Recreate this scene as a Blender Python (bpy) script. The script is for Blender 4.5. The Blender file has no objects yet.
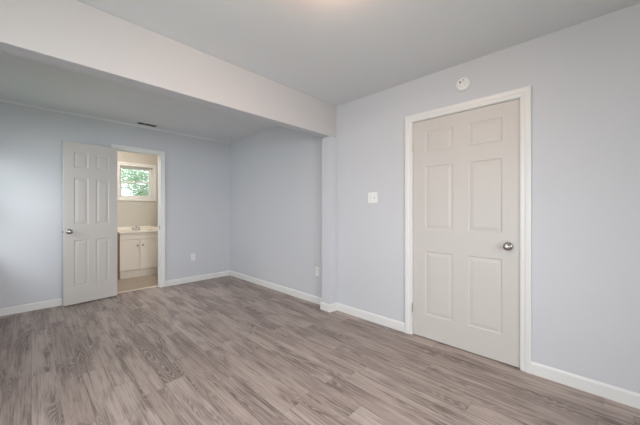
import bpy, bmesh, math, random
from mathutils import Vector, Matrix
random.seed(4)
SC = bpy.context.scene
COL = SC.collection
R = math.radians

# ---------------------------------------------------------------- camera, world, lights, exposure
cam_d = bpy.data.cameras.new('camera')
cam = bpy.data.objects.new('camera', cam_d); COL.objects.link(cam)
cam.location = (0, 0, 1.1943)
cam.rotation_euler = (R(90), 0, R(-45.95))
cam_d.sensor_width = 36; cam_d.lens = 36 * 279.2 / 640
cam_d.shift_y = -1.95 / 640
cam_d.clip_start = 0.02
SC.camera = cam

SC.view_settings.view_transform = 'Standard'
SC.view_settings.look = 'None'
SC.view_settings.gamma = 1
SC.view_settings.use_curve_mapping = False
SC.view_settings.exposure = 0.73
SC.cycles.use_denoising = True
SC.cycles.max_bounces = 12
SC.cycles.diffuse_bounces = 8
SC.cycles.caustics_reflective = False
SC.cycles.caustics_refractive = False

world = bpy.data.worlds.new('overcast_sky'); SC.world = world
world.use_nodes = True
wb = world.node_tree.nodes['Background']
wb.inputs[0].default_value = (0.86, 0.93, 1.0, 1)
wb.inputs[1].default_value = 1.8

def area_light(name, loc, rot, sx, sy, power, color, spread=180):
    l = bpy.data.lights.new(name, 'AREA'); l.shape = 'RECTANGLE'
    l.size = sx; l.size_y = sy; l.energy = power; l.color = color; l.spread = R(spread)
    o = bpy.data.objects.new(name, l); COL.objects.link(o)
    o.location = loc; o.rotation_euler = rot
    return o
# daylight coming in at the three windows that are behind and beside the camera
area_light('daylight_front_window', (0.40, -1.80, 1.40), (R(74), 0, 0), 1.6, 1.5, 25, (0.95, 0.975, 1.0), 108)
area_light('daylight_left_window', (-1.15, 0.90, 1.30), (R(64), 0, R(-90)), 1.3, 1.5, 20, (0.93, 0.97, 1.0), 150)
area_light('daylight_alcove_window', (-0.72, 4.0, 1.55), (R(68), 0, R(-90)), 0.9, 1.1, 5.6, (0.96, 0.98, 1.0), 120)
patch_lamp = area_light('daylight_alcove_patch_lamp', (-1.9, 1.5, 3.0), (0, 0, 0), 1.1, 1.1, 9.5, (0.93, 0.97, 1.0), 60)  # extra lamp aimed through the alcove window for the bright wall patch
patch_lamp.rotation_euler = (Vector((0.0, 4.75, 1.05)) - Vector((-1.9, 1.5, 3.0))).to_track_quat('-Z', 'Y').to_euler()

# ---------------------------------------------------------------- measured places (metres)
XR, XL = 2.5555, -0.95         # right and left wall faces
XA = -0.50                     # left wall face of the alcove
YF, YB = -1.60, 4.7975         # front and back wall faces
HC = 2.449                     # ceiling
BY0, BY1, HS = 2.1984, 2.333, 2.071   # dividing beam
XP = 2.4436                    # pilaster face
T = 0.12
BXR, BXL, BYB = 1.80, 0.25, 6.25      # bathroom walls

# ---------------------------------------------------------------- materials
def new_mat(name):
    m = bpy.data.materials.new(name); m.use_nodes = True
    return m, m.node_tree, m.node_tree.nodes['Principled BSDF']

def N(nt, typ, **kw):
    n = nt.nodes.new(typ)
    for k, v in kw.items(): setattr(n, k, v)
    return n

def link(nt, a, b): nt.links.new(a, b)

def val(nt, sock, v):
    if hasattr(v, 'links') or isinstance(v, bpy.types.NodeSocket): nt.links.new(v, sock)
    else: sock.default_value = v

def math_(nt, op, a, b=None, c=None):
    n = N(nt, 'ShaderNodeMath', operation=op)
    val(nt, n.inputs[0], a)
    if b is not None: val(nt, n.inputs[1], b)
    if c is not None: val(nt, n.inputs[2], c)
    return n.outputs[0]

def mix_col(nt, fac, a, b, blend='MIX'):
    n = N(nt, 'ShaderNodeMix', data_type='RGBA', blend_type=blend)
    val(nt, n.inputs[0], fac)
    for s, v in ((n.inputs[6], a), (n.inputs[7], b)):
        if isinstance(v, tuple): s.default_value = (*v, 1)
        else: nt.links.new(v, s)
    return n.outputs[2]

def noise(nt, vec, scale, detail=3, rough=0.5, dist=0.0):
    n = N(nt, 'ShaderNodeTexNoise')
    n.inputs['Scale'].default_value = scale; n.inputs['Detail'].default_value = detail
    n.inputs['Roughness'].default_value = rough; n.inputs['Distortion'].default_value = dist
    if vec is not None: nt.links.new(vec, n.inputs['Vector'])
    return n.outputs['Fac']

def objco(nt): return N(nt, 'ShaderNodeTexCoord').outputs['Object']

def paint(name, col, rough=0.6, bump=0.1, scale=120, vary=0.03, spec=0.3):
    m, nt, b = new_mat(name)
    co = objco(nt)
    f = noise(nt, co, 1.3, 3)
    lo = tuple(c * (1 - vary) for c in col); hi = tuple(min(1, c * (1 + vary)) for c in col)
    link(nt, mix_col(nt, f, lo, hi), b.inputs['Base Color'])
    b.inputs['Roughness'].default_value = rough
    b.inputs['Specular IOR Level'].default_value = spec
    if bump:
        bp = N(nt, 'ShaderNodeBump'); bp.inputs['Strength'].default_value = bump; bp.inputs['Distance'].default_value = 0.004
        link(nt, noise(nt, co, scale, 2), bp.inputs['Height']); link(nt, bp.outputs[0], b.inputs['Normal'])
    return m

def metal(name, col, rough):
    m, nt, b = new_mat(name)
    f = noise(nt, objco(nt), 60, 2)
    link(nt, mix_col(nt, f, tuple(c * .93 for c in col), col), b.inputs['Base Color'])
    b.inputs['Metallic'].default_value = 1; b.inputs['Roughness'].default_value = rough
    return m

def floor_material():
    m, nt, b = new_mat('grey_oak_planks')
    co = objco(nt)
    sp = N(nt, 'ShaderNodeSeparateXYZ'); link(nt, co, sp.inputs[0])
    PW, PL = 0.128, 1.05
    u = math_(nt, 'DIVIDE', sp.outputs[0], PW)
    row = math_(nt, 'FLOOR', u); fu = math_(nt, 'FRACT', u)
    wn = N(nt, 'ShaderNodeTexWhiteNoise', noise_dimensions='1D'); link(nt, row, wn.inputs['W'])
    v = math_(nt, 'ADD', math_(nt, 'DIVIDE', sp.outputs[1], PL), math_(nt, 'MULTIPLY', wn.outputs[0], 7.3))
    seg = math_(nt, 'FLOOR', v); fv = math_(nt, 'FRACT', v)
    cv = N(nt, 'ShaderNodeCombineXYZ'); link(nt, row, cv.inputs[0]); link(nt, seg, cv.inputs[1])
    pid = N(nt, 'ShaderNodeTexWhiteNoise', noise_dimensions='3D'); link(nt, cv.outputs[0], pid.inputs['Vector'])
    tone = pid.outputs[0]
    # grain space: squeezed along the plank, shifted per plank
    def grain(along, shift):
        g = N(nt, 'ShaderNodeCombineXYZ')
        link(nt, math_(nt, 'ADD', sp.outputs[0], math_(nt, 'MULTIPLY', tone, 13.0 + shift)), g.inputs[0])
        link(nt, math_(nt, 'ADD', math_(nt, 'MULTIPLY', sp.outputs[1], along), math_(nt, 'MULTIPLY', tone, 31.0 + shift)), g.inputs[1])
        link(nt, tone, g.inputs[2])
        return g.outputs[0]
    def span(x, lo, hi):
        r = N(nt, 'ShaderNodeMapRange'); link(nt, x, r.inputs[0]); r.inputs[1].default_value = lo; r.inputs[2].default_value = hi
        return r.outputs[0]
    fine = noise(nt, grain(0.032, 0), 120, 4, 0.7)
    streak = noise(nt, grain(0.022, 5), 42, 3, 0.6)
    heart = span(noise(nt, grain(0.20, 9), 9.0, 2, 0.5, 0.15), 0.46, 0.62)
    slow = noise(nt, grain(0.13, 3), 9.0, 1.5, 0.45, 0.3)
    rings = math_(nt, 'POWER', math_(nt, 'MULTIPLY_ADD', math_(nt, 'SINE', math_(nt, 'MULTIPLY', slow, 150.0)), 0.5, 0.5), 2.0)
    ramp = N(nt, 'ShaderNodeValToRGB')
    link(nt, tone, ramp.inputs[0])
    e = ramp.color_ramp.elements
    e[0].position = 0.0; e[0].color = (0.296, 0.234, 0.206, 1)
    e[1].position = 1.0; e[1].color = (0.444, 0.370, 0.334, 1)
    k = ramp.color_ramp.elements.new(0.3); k.color = (0.365, 0.293, 0.258, 1)
    k = ramp.color_ramp.elements.new(0.65); k.color = (0.402, 0.329, 0.294, 1)
    c = ramp.outputs[0]
    c = mix_col(nt, math_(nt, 'MULTIPLY', heart, 0.88), c, (0.142, 0.105, 0.093))
    c = mix_col(nt, math_(nt, 'MULTIPLY', rings, math_(nt, 'MULTIPLY_ADD', heart, 0.45, 0.10)), c, (0.513, 0.430, 0.388))
    c = mix_col(nt, math_(nt, 'MULTIPLY', span(streak, 0.53, 0.70), 0.65), c, (0.158, 0.120, 0.103))
    c = mix_col(nt, math_(nt, 'MULTIPLY', span(streak, 0.46, 0.28), 0.45), c, (0.513, 0.430, 0.388))
    c = mix_col(nt, math_(nt, 'MULTIPLY', span(fine, 0.52, 0.70), 0.62), c, (0.497, 0.415, 0.373))
    c = mix_col(nt, math_(nt, 'MULTIPLY', span(fine, 0.46, 0.32), 0.72), c, (0.103, 0.077, 0.066))
    # joints
    eu = math_(nt, 'MULTIPLY', math_(nt, 'MINIMUM', fu, math_(nt, 'SUBTRACT', 1.0, fu)), PW)
    ev = math_(nt, 'MULTIPLY', math_(nt, 'MINIMUM', fv, math_(nt, 'SUBTRACT', 1.0, fv)), PL)
    ed = math_(nt, 'MINIMUM', eu, ev)
    j = N(nt, 'ShaderNodeMapRange'); link(nt, ed, j.inputs[0])
    j.inputs[1].default_value = 0.0022; j.inputs[2].default_value = 0.0008
    c = mix_col(nt, math_(nt, 'MULTIPLY', j.outputs[0], 0.38), c, (0.06, 0.046, 0.04))
    link(nt, c, b.inputs['Base Color'])
    link(nt, math_(nt, 'MULTIPLY_ADD', fine, 0.2, 0.36), b.inputs['Roughness'])
    b.inputs['Specular IOR Level'].default_value = 0.45
    bp = N(nt, 'ShaderNodeBump'); bp.inputs['Strength'].default_value = 0.25; bp.inputs['Distance'].default_value = 0.002
    h = math_(nt, 'SUBTRACT', math_(nt, 'MULTIPLY', fine, 0.5), j.outputs[0])
    link(nt, h, bp.inputs['Height']); link(nt, bp.outputs[0], b.inputs['Normal'])
    return m

def bath_floor_material():
    m, nt, b = new_mat('tan_vinyl')
    co = objco(nt)
    mp = N(nt, 'ShaderNodeMapping'); mp.inputs['Scale'].default_value = (1.0, 5.0, 1); link(nt, co, mp.inputs[0])
    f = noise(nt, mp.outputs[0], 3.0, 4, 0.6, 0.5)
    br = N(nt, 'ShaderNodeTexBrick'); link(nt, co, br.inputs['Vector'])
    br.inputs['Scale'].default_value = 1; br.inputs['Brick Width'].default_value = 0.9; br.inputs['Row Height'].default_value = 0.15
    br.inputs['Mortar Size'].default_value = 0.002
    br.inputs['Color1'].default_value = (0.50, 0.43, 0.36, 1); br.inputs['Color2'].default_value = (0.44, 0.375, 0.31, 1)
    br.inputs['Mortar'].default_value = (0.25, 0.19, 0.14, 1)
    link(nt, mix_col(nt, math_(nt, 'MULTIPLY', f, 0.6), br.outputs[0], (0.33, 0.275, 0.225)), b.inputs['Base Color'])
    b.inputs['Roughness'].default_value = 0.4
    return m

def glass_material():
    m, nt, b = new_mat('window_glass')
    nt.nodes.remove(b)
    out = nt.nodes['Material Output']
    tr = N(nt, 'ShaderNodeBsdfTransparent'); tr.inputs[0].default_value = (0.96, 0.98, 0.97, 1)
    gl = N(nt, 'ShaderNodeBsdfGlossy'); gl.inputs['Roughness'].default_value = 0.02
    fr = N(nt, 'ShaderNodeFresnel'); fr.inputs[0].default_value = 1.45
    mx = N(nt, 'ShaderNodeMixShader')
    front = math_(nt, 'SUBTRACT', 1.0, N(nt, 'ShaderNodeNewGeometry').outputs['Backfacing'])
    link(nt, math_(nt, 'MULTIPLY', fr.outputs[0], front), mx.inputs[0]); link(nt, tr.outputs[0], mx.inputs[1]); link(nt, gl.outputs[0], mx.inputs[2])
    link(nt, mx.outputs[0], out.inputs[0])
    return m

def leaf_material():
    m, nt, b = new_mat('hazed_green_leaves')
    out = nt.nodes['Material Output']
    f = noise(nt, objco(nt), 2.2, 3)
    c = mix_col(nt, f, (0.40, 0.50, 0.36), (0.74, 0.80, 0.68))  # paleness puts the bright haze of the window view into the leaves
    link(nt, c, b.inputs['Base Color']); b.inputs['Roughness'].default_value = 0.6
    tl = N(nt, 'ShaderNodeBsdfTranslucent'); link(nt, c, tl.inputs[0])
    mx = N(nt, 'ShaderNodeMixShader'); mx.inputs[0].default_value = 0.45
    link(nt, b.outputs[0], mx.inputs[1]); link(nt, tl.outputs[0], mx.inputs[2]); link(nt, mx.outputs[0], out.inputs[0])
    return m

def emitter(name, col, strength):
    m, nt, b = new_mat(name)
    f = noise(nt, objco(nt), 8, 1)
    link(nt, mix_col(nt, f, tuple(c * .97 for c in col), col), b.inputs['Emission Color'])
    b.inputs['Emission Strength'].default_value = strength
    b.inputs['Base Color'].default_value = (*col, 1)
    return m

M = dict(
    wall=paint('blue_grey_wall_paint', (0.585, 0.591, 0.624), 0.55, 0.10, 130, 0.02),
    ceil=paint('white_ceiling_paint', (0.715, 0.728, 0.750), 0.8, 0.25, 60, 0.02, 0.15),
    beam=paint('pinkish_beam_paint', (0.535, 0.512, 0.515), 0.6, 0.08, 130, 0.02),
    trim=paint('white_trim_gloss', (0.73, 0.722, 0.714), 0.35, 0.0, 1, 0.015, 0.5),
    door=paint('white_door_paint', (0.575, 0.545, 0.52), 0.42, 0.05, 300, 0.015, 0.45),
    bath=paint('beige_bathroom_paint', (0.57, 0.55, 0.505), 0.5, 0.06, 130, 0.02),
    cabinet=paint('cream_cabinet_foil', (0.86, 0.81, 0.745), 0.4, 0.0, 1, 0.02, 0.5),
    side=paint('shaded_cabinet_side', (0.40, 0.32, 0.24), 0.5, 0.03, 40, 0.06),  # dark brown stands for the shade on the unlit vanity side
    marble=paint('white_cultured_marble', (0.86, 0.82, 0.76), 0.2, 0.0, 1, 0.03, 0.6),
    plastic=paint('white_plastic', (0.79, 0.785, 0.775), 0.3, 0.0, 1, 0.01, 0.5),
    bezel=paint('shaded_switch_bezel', (0.52, 0.52, 0.51), 0.4, 0, 1, 0.02),  # grey stands for the shade in the gaps round the toggles
    slot=paint('dark_slot', (0.03, 0.03, 0.03), 0.6, 0, 1, 0.02),
    vent=paint('grey_vent_metal', (0.34, 0.34, 0.34), 0.5, 0, 1, 0.02),
    red=paint('red_lens', (0.4, 0.04, 0.04), 0.3, 0, 1, 0.02),
    nickel=metal('satin_nickel', (0.43, 0.405, 0.38), 0.26),
    brass=metal('dull_hinge_metal', (0.62, 0.60, 0.57), 0.4),
    chrome=metal('chrome', (0.75, 0.75, 0.76), 0.12),
    knobm=metal('dark_pewter', (0.30, 0.27, 0.24), 0.35),
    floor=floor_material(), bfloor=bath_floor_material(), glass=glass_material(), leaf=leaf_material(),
    thresh=paint('pale_threshold', (0.74, 0.66, 0.55), 0.45, 0, 1, 0.02),
    bark=paint('bark', (0.17, 0.13, 0.10), 0.9, 0.5, 20, 0.2),
    grass=paint('lawn', (0.16, 0.26, 0.10), 0.9, 0.4, 30, 0.25),
    lamp=emitter('lit_lamp_glass', (1.0, 0.57, 0.37), 25.0),
    bathlamp=emitter('lit_bathroom_lamp_glass', (1.0, 0.90, 0.79), 72.0),
)

# ---------------------------------------------------------------- builders
def obj(name, bm, mat, parent=None, smooth=False):
    bmesh.ops.recalc_face_normals(bm, faces=bm.faces[:])
    me = bpy.data.meshes.new(name); bm.to_mesh(me); bm.free()
    me.materials.append(M[mat])
    if smooth:
        me.shade_smooth()
    o = bpy.data.objects.new(name, me); COL.objects.link(o)
    if parent is not None: o.parent = parent
    return o

def tag(o, label, cat, group=None, kind=None):
    o['label'] = label; o['category'] = cat
    if group: o['group'] = group
    if kind: o['kind'] = kind
    return o

def thing(name, label, cat, loc=(0, 0, 0), rot=(0, 0, 0), group=None, kind=None):
    o = bpy.data.objects.new(name, None); COL.objects.link(o)
    o.location = loc; o.rotation_euler = rot; o.empty_display_size = 0.05
    return tag(o, label, cat, group, kind)

def box(bm, x0, x1, y0, y1, z0, z1, bev=0.0, seg=2):
    g = bmesh.ops.create_cube(bm, size=1)
    vs = g['verts']
    for v in vs:
        v.co = Vector(((x0 + x1) / 2 + v.co.x * (x1 - x0), (y0 + y1) / 2 + v.co.y * (y1 - y0), (z0 + z1) / 2 + v.co.z * (z1 - z0)))
    if bev:
        es = {e for v in vs for e in v.link_edges}
        bmesh.ops.bevel(bm, geom=list(es), offset=bev, segments=seg, profile=0.5, affect='EDGES')
    return bm

def B(): return bmesh.new()
def bx(*a, **k): return box(B(), *a, **k)

def lathe(bm, prof, n=28, mat=Matrix()):
    """prof: (radius, height) pairs turned about local Z, then placed by mat."""
    rings = []
    for r, h in prof:
        if r < 1e-6: rings.append([bm.verts.new(mat @ Vector((0, 0, h)))])
        else: rings.append([bm.verts.new(mat @ Vector((r * math.cos(2 * math.pi * i / n), r * math.sin(2 * math.pi * i / n), h))) for i in range(n)])
    for a, b in zip(rings, rings[1:]):
        if len(a) == 1 and len(b) == 1: continue
        for i in range(n):
            j = (i + 1) % n
            if len(a) == 1: bm.faces.new((a[0], b[i], b[j]))
            elif len(b) == 1: bm.faces.new((a[i], a[j], b[0]))
            else: bm.faces.new((a[i], a[j], b[j], b[i]))
    return bm

def tube(bm, pts, rad, n=14):
    rings = []
    for i, p in enumerate(pts):
        p = Vector(p)
        t = (Vector(pts[min(i + 1, len(pts) - 1)]) - Vector(pts[max(i - 1, 0)])).normalized()
        a = t.orthogonal().normalized() if i == 0 else (prev - t * prev.dot(t)).normalized()
        prev = a; b = t.cross(a)
        r = rad[i] if isinstance(rad, (list, tuple)) else rad
        rings.append([bm.verts.new(p + (a * math.cos(2 * math.pi * k / n) + b * math.sin(2 * math.pi * k / n)) * r) for k in range(n)])
    for a, b in zip(rings, rings[1:]):
        for k in range(n): bm.faces.new((a[k], a[(k + 1) % n], b[(k + 1) % n], b[k]))
    bm.faces.new(rings[0][::-1]); bm.faces.new(rings[-1])
    return bm

def struct(name, bm, mat, label, cat, parent=None):
    o = obj(name, bm, mat, parent)
    if parent is None: tag(o, label, cat, kind='structure')
    return o

def rx(a): return Matrix.Rotation(R(a), 4, 'X')
def ry(a): return Matrix.Rotation(R(a), 4, 'Y')
def tr(x, y, z): return Matrix.Translation((x, y, z))

def wall_with_holes(axis, f0, f1, a0, a1, z0, z1, holes):
    """A wall whose length runs along the other axis, made of boxes round rectangular openings (a_lo, a_hi, z_lo, z_hi)."""
    bm = B()
    def put(p0, p1, q0, q1):
        if p1 - p0 < 1e-5 or q1 - q0 < 1e-5: return
        if axis == 'x': box(bm, f0, f1, p0, p1, q0, q1)
        else: box(bm, p0, p1, f0, f1, q0, q1)
    cur = a0
    for (l, h, zl, zh) in sorted(holes):
        put(cur, l, z0, z1); put(l, h, z0, zl); put(l, h, zh, z1); cur = h
    put(cur, a1, z0, z1)
    return bm

# ---------------------------------------------------------------- the shell
DY0, DY1 = 0.380, 1.230        # clear opening of the closed door on the right wall
EX0, EX1 = 0.838, 1.391        # clear opening to the bathroom
J = 0.016
WZ0, WZ1 = 0.55, 2.12
struct('floor', bx(XL, XR, YF, YB + 0.115, -0.06, 0), 'floor', 'grey brown wood plank floor of the empty room', 'floor')
struct('floor_bathroom', bx(BXL, BXR, YB + 0.115, BYB, -0.06, -0.002), 'bfloor', 'tan plank floor seen through the open bathroom doorway', 'floor')
struct('ceiling', bx(XL - T, XR + T, YF - T, BYB + T, HC, HC + 0.1), 'ceil', 'white textured ceiling over the whole room', 'ceiling')
struct('wall_right', wall_with_holes('x', XR, XR + T, YF - T, YB + T, 0, HC, [(DY0 - J, DY1 + J, 0, 2.041 + J)]), 'wall',
       'long pale blue grey wall with the closed white door', 'wall')
struct('wall_back', wall_with_holes('y', YB, YB + 0.115, XL - T, XR, 0, HC, [(EX0 - J, EX1 + J, 0, 2.062 + J)]), 'wall',
       'blue grey back wall with the bathroom doorway', 'wall')
struct('wall_left', wall_with_holes('x', XL - T, XL, YF - T, BY0, 0, HC, [(0.25, 1.55, WZ0, WZ1)]), 'wall',
       'blue grey wall with a window opposite the closed door', 'wall')
bm = wall_with_holes('x', XA - T, XA, BY0, YB, 0, HC, [(3.55, 4.45, 0.95, WZ1)])
box(bm, XL - T, XA - T, BY0, BY1, 0, HC)
struct('wall_alcove', bm, 'wall', 'blue grey alcove wall with a window beside the open door', 'wall')
struct('wall_front', wall_with_holes('y', YF - T, YF, XL, XR, 0, HC, [(-0.50, 1.30, WZ0, WZ1)]), 'wall',
       'blue grey wall with a wide window behind the viewer', 'wall')
struct('wall_bathroom_right', bx(BXR, BXR + T, YB + 0.115, BYB + T, 0, HC), 'bath', 'beige bathroom wall beside the vanity', 'wall')
struct('wall_bathroom_left', bx(BXL - T, BXL, YB + 0.115, BYB + T, 0, HC), 'bath', 'beige bathroom wall hidden by the open door', 'wall')
GX0, GX1, GZ0, GZ1 = 1.135, 1.680, 1.440, 2.035
struct('wall_bathroom_back', wall_with_holes('y', BYB, BYB + 0.14, BXL, BXR, 0, HC, [(GX0, GX1, GZ0, GZ1)]), 'bath',
       'beige bathroom wall with the small window above the vanity', 'wall')
struct('wall_bathroom_front', wall_with_holes('y', YB + 0.115, YB + 0.119, BXL, BXR, 0, HC, [(EX0 - J, EX1 + J, 0, 2.062 + J)]), 'bath',
       'beige bathroom side of the doorway wall', 'wall')
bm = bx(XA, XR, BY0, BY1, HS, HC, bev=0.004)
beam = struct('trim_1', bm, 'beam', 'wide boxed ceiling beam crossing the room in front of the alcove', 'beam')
beam.data.materials.append(M['wall'])          # the underside takes the wall colour
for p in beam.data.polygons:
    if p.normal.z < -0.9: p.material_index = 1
struct('trim_2', bx(XP, XR, BY0, BY1, 0, HS - 0.0005, bev=0.004), 'wall', 'shallow blue grey pilaster carrying the end of the beam', 'pilaster')
# thin cove strip where the back wall meets the ceiling
bm = B()
q = [(0, 0), (-0.022, 0), (-0.017, -0.008), (-0.008, -0.017), (0, -0.022)]
ends = [[bm.verts.new((x, YB + a, HC + b)) for a, b in q] for x in (XA, XR)]
for i in range(5): bm.faces.new((ends[0][i], ends[0][(i + 1) % 5], ends[1][(i + 1) % 5], ends[1][i]))
bm.faces.new(ends[0]); bm.faces.new(ends[1])
struct('trim_3', bm, 'ceil', 'thin white cove strip along the top of the back wall', 'cove strip')
bm = bx(XR, XR + T, DY0 - J, DY1 + J, -0.06, 0); box(bm, XR + T, XR + 0.8, DY0 - 0.3, DY1 + 0.3, -0.06, 0)
struct('floor_behind_door', bm, 'floor', 'plank floor running under the closed door', 'floor')
bm = B()  # unseen shell added to stop light leaking in under the door
box(bm, XR + 0.8, XR + 0.9, DY0 - 0.4, DY1 + 0.4, -0.06, HC); box(bm, XR + T, XR + 0.8, DY0 - 0.4, DY0 - 0.3, -0.06, HC); box(bm, XR + T, XR + 0.8, DY1 + 0.3, DY1 + 0.4, -0.06, HC)
box(bm, XR + T, XR + 0.9, DY0 - 0.4, DY1 + 0.4, HC, HC + 0.1)
struct('wall_light_shield', bm, 'wall', 'closet added behind the closed door, unseen', 'light_shield')
struct('ground', bx(-12, 14, -12, 20, -0.4, -0.3), 'grass', 'green lawn outside the windows', 'lawn')

# baseboards
BH, BT = 0.088, 0.013
def baseboard(name, paths, label):
    """paths: wall-face polylines (x, y) walked with the room on the left hand; the profile is mitred at each turn."""
    bm = B()
    prof = [(0, 0), (BT, 0), (BT, BH - 0.014), (BT * 0.75, BH - 0.006), (BT * 0.35, BH), (0, BH)]
    for pts in paths:
        P = [Vector((*p, 0)) for p in pts]; rows = []
        for i, p in enumerate(P):
            a = (P[i] - P[i - 1]).normalized() if i else (P[1] - P[0]).normalized()
            b = (P[i + 1] - P[i]).normalized() if i < len(P) - 1 else a
            na, nb = Vector((-a.y, a.x, 0)), Vector((-b.y, b.x, 0))
            m = (na + nb) / (1 + na.dot(nb))
            rows.append([bm.verts.new(p + m * d + Vector((0, 0, z))) for d, z in prof])
        n = len(prof)
        for r0, r1 in zip(rows, rows[1:]):
            for k in range(n): bm.faces.new((r0[k], r0[(k + 1) % n], r1[(k + 1) % n], r1[k]))
        bm.faces.new(rows[0]); bm.faces.new(rows[-1])
    return struct(name, bm, 'trim', label, 'baseboard')
CW = 0.064
C0, C1 = DY0 - 0.005, DY1 + 0.007           # casing inner edges, right wall
D0, D1 = EX0 - 0.002, EX1 + 0.002           # casing inner edges, back wall
baseboard('baseboard_right', [[(XR, YF + BT), (XR, C0 - CW)]], 'white baseboard right of the closed door')
baseboard('baseboard_right.001', [[(XR, C1 + CW), (XR, BY0 - BT)]], 'white baseboard between the closed door and the pilaster')
baseboard('baseboard_pilaster', [[(XR, BY0), (XP, BY0), (XP, BY1), (XR, BY1)]], 'short white baseboard wrapped round the pilaster foot')
baseboard('baseboard_alcove', [[(XR, BY1 + BT), (XR, YB - BT)]], 'white baseboard on the alcove side wall')
baseboard('baseboard_back', [[(XR, YB), (D1 + CW, YB)]], 'white baseboard between the bathroom doorway and the alcove corner')
baseboard('baseboard_back.001', [[(D0 - CW, YB), (XA, YB)]], 'white baseboard on the back wall left of the open door')
baseboard('baseboard_left', [[(XA, YB - BT), (XA, BY0), (XL, BY0), (XL, YF)]], 'white baseboard under the side windows')
baseboard('baseboard_front', [[(XL + BT, YF), (XR, YF)]], 'white baseboard behind the viewer')

# casings: a stepped moulding mitred round the opening
PROF = [(0, 0), (0, 0.010), (0.006, 0.012), (0.026, 0.012), (0.031, 0.016), (0.052, 0.018), (0.060, 0.018), (0.066, 0.015), (CW, 0.010), (CW, 0)]
def casing(name, place, a0, a1, zt, label, z0=None, mat='trim', prof=PROF, cat='door casing', parent=None):
    bm = B(); rows = []
    for o, h in prof:
        if z0 is None: pts = [(a0 - o, 0), (a0 - o, zt + o), (a1 + o, zt + o), (a1 + o, 0)]
        else: pts = [(a0 - o, z0 - o), (a0 - o, zt + o), (a1 + o, zt + o), (a1 + o, z0 - o), (a0 - o, z0 - o)]
        rows.append([bm.verts.new(place(a, h, z)) for a, z in pts])
    for r0, r1 in zip(rows, rows[1:]):
        for i in range(len(r0) - 1): bm.faces.new((r0[i], r0[i + 1], r1[i + 1], r1[i]))
    bmesh.ops.remove_doubles(bm, verts=bm.verts[:], dist=1e-6)
    return struct(name, bm, mat, label, cat, parent)
pr = lambda a, h, z: (XR - h, a, z)
pb = lambda a, h, z: (a, YB - h, z)
casing('trim_4', pr, C0, C1, 2.047, 'white moulded casing round the closed door')
casing('trim_5', pb, D0, D1, 2.056, 'white moulded casing round the bathroom doorway')
# jambs
bm = B()
box(bm, XR, XR + T, DY0 - J, DY0, 0, 2.041); box(bm, XR, XR + T, DY1, DY1 + J, 0, 2.041); box(bm, XR, XR + T, DY0 - J, DY1 + J, 2.041, 2.041 + J)
box(bm, XR + 0.045, XR + 0.057, DY0, DY0 + 0.012, 0, 2.041); box(bm, XR + 0.045, XR + 0.057, DY1 - 0.012, DY1, 0, 2.041); box(bm, XR + 0.045, XR + 0.057, DY0, DY1, 2.029, 2.041)
struct('trim_6', bm, 'trim', 'white jamb and stop inside the closed door opening', 'door jamb')
bm = B()
Y1 = YB + 0.119
box(bm, EX0 - J, EX0, YB, Y1, 0, 2.062); box(bm, EX1, EX1 + J, YB, Y1, 0, 2.062); box(bm, EX0 - J, EX1 + J, YB, Y1, 2.062, 2.062 + J)
box(bm, EX0, EX0 + 0.011, YB + 0.045, YB + 0.08, 0, 2.062); box(bm, EX1 - 0.011, EX1, YB + 0.045, YB + 0.08, 0, 2.062); box(bm, EX0, EX1, YB + 0.045, YB + 0.08, 2.051, 2.062)
jam = struct('trim_7', bm, 'trim', 'white jamb lining the bathroom doorway', 'door jamb')
bm = bx(EX1 - 0.0015, EX1, YB + 0.008, YB + 0.036, 0.90, 0.96); box(bm, EX1 - 0.002, EX1 - 0.0014, YB + 0.015, YB + 0.028, 0.915, 0.945)
obj('strike_plate', bm, 'knobm', jam)
bm = bx(EX0, EX1, YB + 0.100, YB + 0.150, -0.002, 0.006, bev=0.003)
struct('trim_8', bm, 'thresh', 'pale threshold strip across the bathroom doorway', 'threshold')

# ---------------------------------------------------------------- six panel doors
def door_slab(w, h, t, cols, rows):
    """Local: x from 0 to w, z from 0 to h, y = 0 is the visible face and the slab goes to y = t. cols and rows: panel spans."""
    bm = B()
    xs = sorted({0, w, *[v for c in cols for v in c]}); zs = sorted({0, h, *[v for r in rows for v in r]})
    def face(y, s):
        for x0, x1 in zip(xs, xs[1:]):
            for z0, z1 in zip(zs, zs[1:]):
                if (x0, x1) in cols and (z0, z1) in rows:
                    rings = []
                    for ins, dep in ((0, 0), (0.004, 0.0012), (0.010, 0.0050), (0.016, 0.0050), (0.038, 0.0016), (0.044, 0.0012)):
                        rings.append([bm.verts.new((x, y + s * dep, z)) for x, z in ((x0 + ins, z0 + ins), (x1 - ins, z0 + ins), (x1 - ins, z1 - ins), (x0 + ins, z1 - ins))])
                    for a, b in zip(rings, rings[1:]):
                        for i in range(4): bm.faces.new((a[i], a[(i + 1) % 4], b[(i + 1) % 4], b[i]))
                    bm.faces.new(rings[-1])
                else:
                    bm.faces.new([bm.verts.new((x, y, z)) for x, z in ((x0, z0), (x1, z0), (x1, z1), (x0, z1))])
    face(0, 1); face(t, -1)
    for x in (0, w):
        for z0, z1 in zip(zs, zs[1:]): bm.faces.new([bm.verts.new(p) for p in ((x, 0, z0), (x, t, z0), (x, t, z1), (x, 0, z1))])
    for z in (0, h):
        for x0, x1 in zip(xs, xs[1:]): bm.faces.new([bm.verts.new(p) for p in ((x0, 0, z), (x1, 0, z), (x1, t, z), (x0, t, z))])
    bmesh.ops.remove_doubles(bm, verts=bm.verts[:], dist=1e-5)
    return bm

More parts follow.
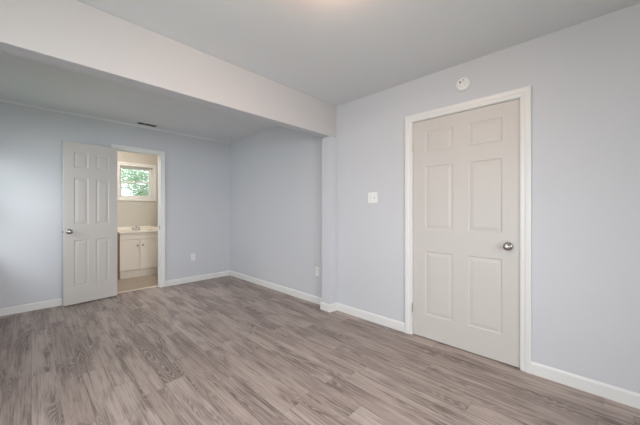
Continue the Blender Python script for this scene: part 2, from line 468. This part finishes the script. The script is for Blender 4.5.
KNOB = [(0.0, 0.062), (0.010, 0.0615), (0.019, 0.059), (0.0255, 0.053), (0.027, 0.046), (0.025, 0.039), (0.019, 0.033), (0.012, 0.029), (0.0105, 0.022), (0.012, 0.016)]
ROSE = [(0.0, 0.016), (0.012, 0.016), (0.022, 0.0145), (0.030, 0.009), (0.0325, 0.003), (0.0325, 0.0)]
def add_knob(parent, x, z, y, direction, squash=1.0):
    m = tr(x, y, z) @ rx(90 if direction < 0 else -90) @ Matrix.Diagonal((1, 1, squash, 1))
    k = obj('knob', lathe(B(), KNOB, 28, m), 'nickel', parent, True)
    obj('rosette', lathe(B(), ROSE, 28, m), 'nickel', k, True)
    return k
def add_hinge(parent, x, z, y, h=0.085):
    bm = lathe(B(), [(0, -h / 2 - 0.003), (0.004, -h / 2 - 0.002), (0.0058, -h / 2), (0.0058, h / 2), (0.004, h / 2 + 0.002), (0, h / 2 + 0.003)], 12, tr(x, y, z))
    for i in (-1, 1): lathe(bm, [(0.0062, i * h / 6 - .0006), (0.0062, i * h / 6 + .0006)], 12, tr(x, y, z))
    return obj('hinge', bm, 'brass', parent)

# closed door: hinged on its far edge, local x runs from the hinge edge to the knob edge
W1, H1, T1 = 0.845, 2.029, 0.035
d1 = thing('door_1', 'closed white six panel door on the long right wall', 'door', (XR + 0.004, 1.2265, 0.008), (0, 0, R(-90)), kind='structure')
rows = [(0.215, 0.808), (1.010, 1.600), (1.728, 1.925)]
# rotated by -90 degrees local x -> world -Y, local +y -> world +X (into the wall)
obj('door_slab', door_slab(W1, H1, T1, [(0.117, 0.365), (0.486, 0.734)], rows), 'door', d1)
add_knob(d1, 0.772, 0.910, 0.0, -1)
for z in (0.250, 1.792): add_hinge(d1, -0.008, z, -0.004)
obj('latch_plate', bx(W1 - 0.0002, W1 + 0.0025, 0.001, 0.03, 0.88, 0.94), 'brass', d1)

# open door to the bathroom, swung almost flat against the back wall
W2, H2 = 0.564, 2.046
ang = 7.0
d2 = thing('door_2', 'white six panel door standing open against the back wall', 'door', (EX0 - 0.009, 4.770, 0.013), (0, 0, R(180 + ang)), kind='structure')
# rotated by 180: local x -> world -X, local +y -> world -Y: so the seen face lies at local y = t
obj('door_slab', door_slab(W2, H2, T1, [(0.095, 0.243), (0.317, 0.465)], rows), 'door', d2)
add_knob(d2, W2 - 0.055, 0.918, T1, 1); add_knob(d2, W2 - 0.055, 0.918, 0.0, -1, 0.85)
obj('latch_bolt', bx(W2 - 0.001, W2 + 0.010, 0.011, 0.024, 0.908, 0.928, bev=0.002), 'nickel', d2)
for z in (0.22, 1.78): add_hinge(d2, 0.0, z, -0.004)

# ---------------------------------------------------------------- windows
def window(name, place, a0, a1, z0, z1, label, depth=0.10, casing_mat='trim', cw=None):
    w = thing(name, label, 'window', kind='structure')
    def pbox(bm, p0, p1, h0, h1, q0, q1):
        A = place(p0, h0, q0); C = place(p1, h1, q1)
        box(bm, min(A[0], C[0]), max(A[0], C[0]), min(A[1], C[1]), max(A[1], C[1]), q0, q1)
    def frame(bm, p0, p1, q0, q1, f, h0, h1):
        pbox(bm, p0, p0 + f, h0, h1, q0, q1); pbox(bm, p1 - f, p1, h0, h1, q0, q1)
        pbox(bm, p0 + f, p1 - f, h0, h1, q0, q0 + f); pbox(bm, p0 + f, p1 - f, h0, h1, q1 - f, q1)
    bm = B(); frame(bm, a0, a1, z0, z1, 0.022, -0.13, -0.075); obj('window_frame', bm, 'trim', w)
    zm = (z0 + z1) / 2
    for (q0, q1, off) in ((z0 + 0.02, zm + 0.018, -0.095), (zm - 0.012, z1 - 0.02, -0.118)):
        bm = B(); frame(bm, a0 + 0.02, a1 - 0.02, q0, q1, 0.026, off - 0.02, off)
        s = obj('sash', bm, 'trim', w)
        bm = B(); pbox(bm, a0 + 0.044, a1 - 0.044, off - 0.012, off - 0.008, q0 + 0.024, q1 - 0.024); obj('pane', bm, 'glass', s)
    c = casing('window_casing', place, a0, a1, z1, label, z0=z0, mat=casing_mat, prof=PROF if cw is None else [(o * cw / CW, h) for o, h in PROF], parent=w)
    return w
window('window_1', lambda a, h, z: (a, BYB - h, z), GX0, GX1, GZ0, GZ1, 'small cream framed sash window above the bathroom vanity', cw=0.062)
window('window_2', lambda a, h, z: (XA + h, a, z), 3.55, 4.45, 0.95, WZ1, 'white sash window in the alcove side wall')
window('window_3', lambda a, h, z: (XL + h, a, z), 0.25, 1.55, WZ0, WZ1, 'white sash window opposite the closed door')
window('window_4', lambda a, h, z: (a, YF + h, z), -0.50, 1.30, WZ0, WZ1, 'wide white sash window behind the viewer')

# ---------------------------------------------------------------- bathroom vanity
VX0, VX1, VY, VB = 1.057, 1.660, 5.80, BYB - 0.001
v = thing('vanity_cabinet', 'cream two door vanity with moulded sink top under the bathroom window', 'cabinet', ((VX0 + VX1) / 2, (VY + VB) / 2, 0))
ox, oy = v.location.x, v.location.y
def vb(x0, x1, y0, y1, z0, z1, bev=0.0): return bx(x0 - ox, x1 - ox, y0 - oy, y1 - oy, z0, z1, bev=bev)
bm = vb(VX0 + 0.006, VX1 - 0.006, VY + 0.024, VB, 0.140, 0.795)
obj('body', bm, 'cabinet', v)
for x0, x1 in ((VX0, VX0 + 0.006), (VX1 - 0.006, VX1)): obj('side_panel', vb(x0, x1, VY + 0.018, VB, 0.0, 0.795), 'side', v)
obj('toe_kick', vb(VX0 + 0.006, VX1 - 0.006, VY + 0.050, VY + 0.065, 0.0, 0.132), 'cabinet', v)
obj('drawer_front', vb(VX0, VX1, VY, VY + 0.018, 0.686, 0.792, bev=0.002), 'cabinet', v)
xm = (VX0 + VX1) / 2 - 0.006
for x0, x1, kx in ((VX0, xm - 0.005, xm - 0.038), (xm + 0.005, VX1, xm + 0.046)):
    d = obj('door', vb(x0, x1, VY, VY + 0.018, 0.150, 0.676, bev=0.002), 'cabinet', v)
    m = tr(kx - ox, VY - oy, 0.577) @ rx(90)
    obj('knob', lathe(B(), [(0, 0.026), (0.009, 0.025), (0.0145, 0.020), (0.0145, 0.017), (0.007, 0.012), (0.006, 0.004), (0.010, 0)], 20, m), 'knobm', d, True)

def basin_top():
    """A slab with an oval bowl sunk into it."""
    bm = B(); x0, x1, y0, y1 = VX0 - 0.012 - ox, VX1 + 0.006 - ox, VY - 0.016 - oy, VB - oy
    n = 48; cx, cy = 0.0, -0.01
    out = []
    for i in range(n):
        a = 2 * math.pi * i / n; dx, dy = math.cos(a), math.sin(a)
        k = min(((x1 - cx) / dx if dx > 1e-9 else (x0 - cx) / dx if dx < -1e-9 else 9e9), ((y1 - cy) / dy if dy > 1e-9 else (y0 - cy) / dy if dy < -1e-9 else 9e9))
        out.append((cx + dx * k, cy + dy * k))
    for c in ((x0, y0), (x1, y0), (x1, y1), (x0, y1)):       # snap the nearest ray onto each corner
        i = min(range(n), key=lambda i: (out[i][0] - c[0]) ** 2 + (out[i][1] - c[1]) ** 2); out[i] = c
    ring = lambda pts, z: [bm.verts.new((p[0], p[1], z)) for p in pts]
    ell = lambda f: [(cx + math.cos(2 * math.pi * i / n) * 0.20 * f, cy + math.sin(2 * math.pi * i / n) * 0.135 * f) for i in range(n)]
    rs = [ring(out, 0.0), ring(out, 0.026), ring(ell(1.0), 0.026), ring(ell(0.96), 0.022), ring(ell(0.85), -0.03), ring(ell(0.6), -0.075), ring(ell(0.15), -0.095)]
    for a, b in zip(rs, rs[1:]):
        for i in range(n): bm.faces.new((a[i], a[(i + 1) % n], b[(i + 1) % n], b[i]))
    bm.faces.new(rs[-1])
    return bm
t = obj('sink_top', basin_top(), 'marble', v); t.location = (0, 0, 0.796)
t['label'] = 'cream moulded sink top with splash edges'
obj('backsplash', bx(VX0 - 0.012 - ox, VX1 + 0.006 - ox, VB - 0.018 - oy, VB - oy, 0.0265, 0.096, bev=0.004), 'marble', t)
obj('side_splash', bx(VX1 - 0.014 - ox, VX1 + 0.006 - ox, VY + 0.01 - oy, VB - 0.0185 - oy, 0.0265, 0.088, bev=0.004), 'marble', t)
obj('drain', lathe(B(), [(0, 0.004), (0.018, 0.004), (0.022, 0.0)], 20, tr(0, -0.01, -0.095)), 'chrome', t, True)

f = thing('faucet', 'small chrome two handle faucet on the cream sink top', 'faucet', (ox + 0.015, BYB - 0.085, 0.8225))
bm = bx(-0.078, 0.078, -0.024, 0.024, 0, 0.016, bev=0.007, seg=3); obj('base', bm, 'chrome', f, True)
obj('spout', tube(B(), [(0, 0.004, 0.012), (0, 0.002, 0.045), (0, -0.015, 0.066), (0, -0.05, 0.072), (0, -0.09, 0.066), (0, -0.108, 0.052)], [0.015, 0.014, 0.0125, 0.0115, 0.0105, 0.010]), 'chrome', f, True)
for s in (-1, 1):
    h = obj('handle', lathe(B(), [(0, 0.055), (0.012, 0.054), (0.019, 0.046), (0.020, 0.036), (0.013, 0.028), (0.012, 0.014)], 20, tr(s * 0.052, 0, 0)), 'chrome', f, True)

# ---------------------------------------------------------------- wall and ceiling fittings
def on_right(y, z): return (XR, y, z), (0, 0, R(-90))      # local -y faces the room
def on_back(x, z): return (x, YB, z), (0, 0, 0)

loc, rot = on_right(0.772, 2.262)
s = thing('smoke_detector', 'round white smoke detector on the wall above the closed door', 'smoke detector', loc, rot)
m = rx(90)
obj('base', lathe(B(), [(0, 0), (0.058, 0), (0.059, 0.004), (0.058, 0.012), (0.05, 0.013)], 40, m), 'plastic', s, True)
obj('cover', lathe(B(), [(0.055, 0.012), (0.0555, 0.024), (0.052, 0.031), (0.044, 0.0345), (0.030, 0.036), (0.029, 0.0345), (0.026, 0.0345), (0.025, 0.0365), (0, 0.037)], 40, m), 'plastic', s, True)
obj('test_button', lathe(B(), [(0.007, 0.0355), (0.007, 0.039), (0, 0.0395)], 16, tr(-0.018, 0, 0.016) @ m), 'slot', s, True)
obj('indicator_light', lathe(B(), [(0.004, 0.0355), (0.004, 0.0385), (0, 0.039)], 12, tr(0.008, 0, 0.028) @ m), 'red', s, True)

loc, rot = on_right(1.681, 1.333)
s = thing('light_switch', 'white double light switch plate between the pilaster and closed door', 'light switch', loc, rot)
obj('plate', bx(-0.0585, 0.0585, -0.006, 0, -0.0585, 0.0585, bev=0.0035), 'plastic', s)
for x in (-0.023, 0.023):
    bm = bx(x - 0.0055, x + 0.0055, -0.0075, -0.0055, -0.013, 0.013)
    obj('toggle_bezel', bm, 'bezel', s)
    bm = bx(x - 0.0042, x + 0.0042, -0.019, -0.0055, -0.004, 0.006, bev=0.0015)
    bmesh.ops.rotate(bm, verts=bm.verts[:], cent=(x, -0.0055, 0), matrix=Matrix.Rotation(R(-28), 3, 'X'))
    obj('toggle', bm, 'plastic', s)
    for z in (-0.030, 0.030): obj('screw', lathe(B(), [(0.0032, 0.0055), (0.0028, 0.007), (0, 0.0073)], 12, tr(x, 0, z) @ rx(90)), 'plastic', s, True)

def outlet(loc, rot, label):
    s = thing('wall_outlet', label, 'outlet', loc, rot)
    obj('plate', bx(-0.0355, 0.0355, -0.006, 0, -0.058, 0.058, bev=0.003), 'plastic', s)
    for z in (-0.0195, 0.0195):
        rc = obj('receptacle', lathe(B(), [(0.0165, 0.005), (0.0165, 0.0075), (0.0155, 0.0085), (0, 0.0085)], 24, tr(0, 0, z) @ rx(90) @ Matrix.Diagonal((1, 0.82, 1, 1))), 'plastic', s)
        bm = bx(-0.0075, -0.0055, -0.0088, -0.0084, z - 0.002, z + 0.007); box(bm, 0.0055, 0.0075, -0.0088, -0.0084, z - 0.002, z + 0.006)
        lathe(bm, [(0.0026, 0.0084), (0.0026, 0.0088), (0, 0.0088)], 10, tr(0, 0, z - 0.008) @ rx(90))
        obj('slots', bm, 'slot', rc)
    obj('screw', lathe(B(), [(0.003, 0.0055), (0.0026, 0.0068), (0, 0.007)], 12, rx(90)), 'plastic', s, True)
    return s
loc, rot = on_back(1.890, 0.412); outlet(loc, rot, 'white outlet low on the back wall right of the bathroom doorway')
loc, rot = on_right(2.515, 0.415); outlet(loc, rot, 'white outlet low on the alcove side wall beside the pilaster')

vt = thing('ceiling_vent', 'small grey louvred vent in the alcove ceiling above the open door', 'vent', (1.172, 4.640, HC))
vx, vy = 0.132, 0.068
bm = B()
box(bm, -vx, vx, -vy, -vy + 0.016, -0.003, 0); box(bm, -vx, vx, vy - 0.016, vy, -0.003, 0)
box(bm, -vx, -vx + 0.016, -vy + 0.016, vy - 0.016, -0.003, 0); box(bm, vx - 0.016, vx, -vy + 0.016, vy - 0.016, -0.003, 0)
box(bm, -0.036, -0.030, -vy + 0.016, vy - 0.016, -0.003, 0)
obj('frame', bm, 'ceil', vt)
obj('duct_dark_sheet', bx(-vx + 0.016, vx - 0.016, -vy + 0.016, vy - 0.016, -0.0012, -0.0002), 'slot', vt)  # black sheet painted in for the unlit inside of the duct
for k in range(7):
    y = -vy + 0.024 + k * 0.0143
    bm = bx(-0.030, vx - 0.016, y - 0.0052, y + 0.0052, -0.0045, -0.0035)
    bmesh.ops.rotate(bm, verts=bm.verts[:], cent=(0, y, -0.004), matrix=Matrix.Rotation(R(22), 3, 'X'))
    obj('louvre', bm, 'vent', vt)

# lit flush lamp on the room ceiling, just above the picture
cl = thing('ceiling_lamp', 'warm lit round glass lamp on the room ceiling above the floor centre', 'ceiling lamp', (1.01, 0.89, HC))
obj('canopy', lathe(B(), [(0, 0), (0.150, 0), (0.152, -0.012), (0.145, -0.022), (0, -0.022)], 40), 'nickel', cl, True)
obj('glass_shade', lathe(B(), [(0.140, -0.022), (0.142, -0.035), (0.130, -0.065), (0.100, -0.090), (0.055, -0.104), (0, -0.108)], 40), 'lamp', cl, True)
bl = thing('bathroom_lamp', 'warm lit round glass lamp on the bathroom ceiling', 'ceiling lamp', (0.85, 5.28, HC))
obj('canopy', lathe(B(), [(0, 0), (0.110, 0), (0.112, -0.012), (0.105, -0.020), (0, -0.020)], 32), 'nickel', bl, True)
obj('glass_shade', lathe(B(), [(0.100, -0.020), (0.102, -0.03), (0.092, -0.055), (0.065, -0.075), (0, -0.085)], 32), 'bathlamp', bl, True)

# ---------------------------------------------------------------- trees outside the bathroom window
def tree(loc, rad, hgt, z0, n, label):
    t = thing('garden_tree', label, 'tree', loc, group=None)
    obj('trunk', tube(B(), [(0, 0, -0.32), (0.03, 0, 0.6), (-0.02, 0.04, 1.4), (0.05, 0, hgt * 0.8)], [0.12, 0.09, 0.07, 0.02], 10), 'bark', t, True)
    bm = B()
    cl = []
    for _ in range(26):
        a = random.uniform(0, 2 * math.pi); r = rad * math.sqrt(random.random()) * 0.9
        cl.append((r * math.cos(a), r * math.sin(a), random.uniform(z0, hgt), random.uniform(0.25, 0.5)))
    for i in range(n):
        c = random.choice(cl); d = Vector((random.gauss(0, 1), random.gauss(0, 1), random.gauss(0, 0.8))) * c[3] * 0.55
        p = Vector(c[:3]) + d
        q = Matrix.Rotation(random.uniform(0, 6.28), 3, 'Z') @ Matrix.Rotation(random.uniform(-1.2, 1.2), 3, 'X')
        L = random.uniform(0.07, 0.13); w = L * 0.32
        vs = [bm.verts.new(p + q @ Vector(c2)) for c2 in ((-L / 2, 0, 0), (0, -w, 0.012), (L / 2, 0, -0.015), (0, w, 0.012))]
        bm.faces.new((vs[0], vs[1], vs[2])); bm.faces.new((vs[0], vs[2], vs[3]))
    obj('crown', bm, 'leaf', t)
    return t
tree((2.7, 9.6, 0), 1.2, 3.3, 0.4, 7000, 'green leafy tree with haze-paled leaves filling the bathroom window')

bpy.context.view_layer.update()
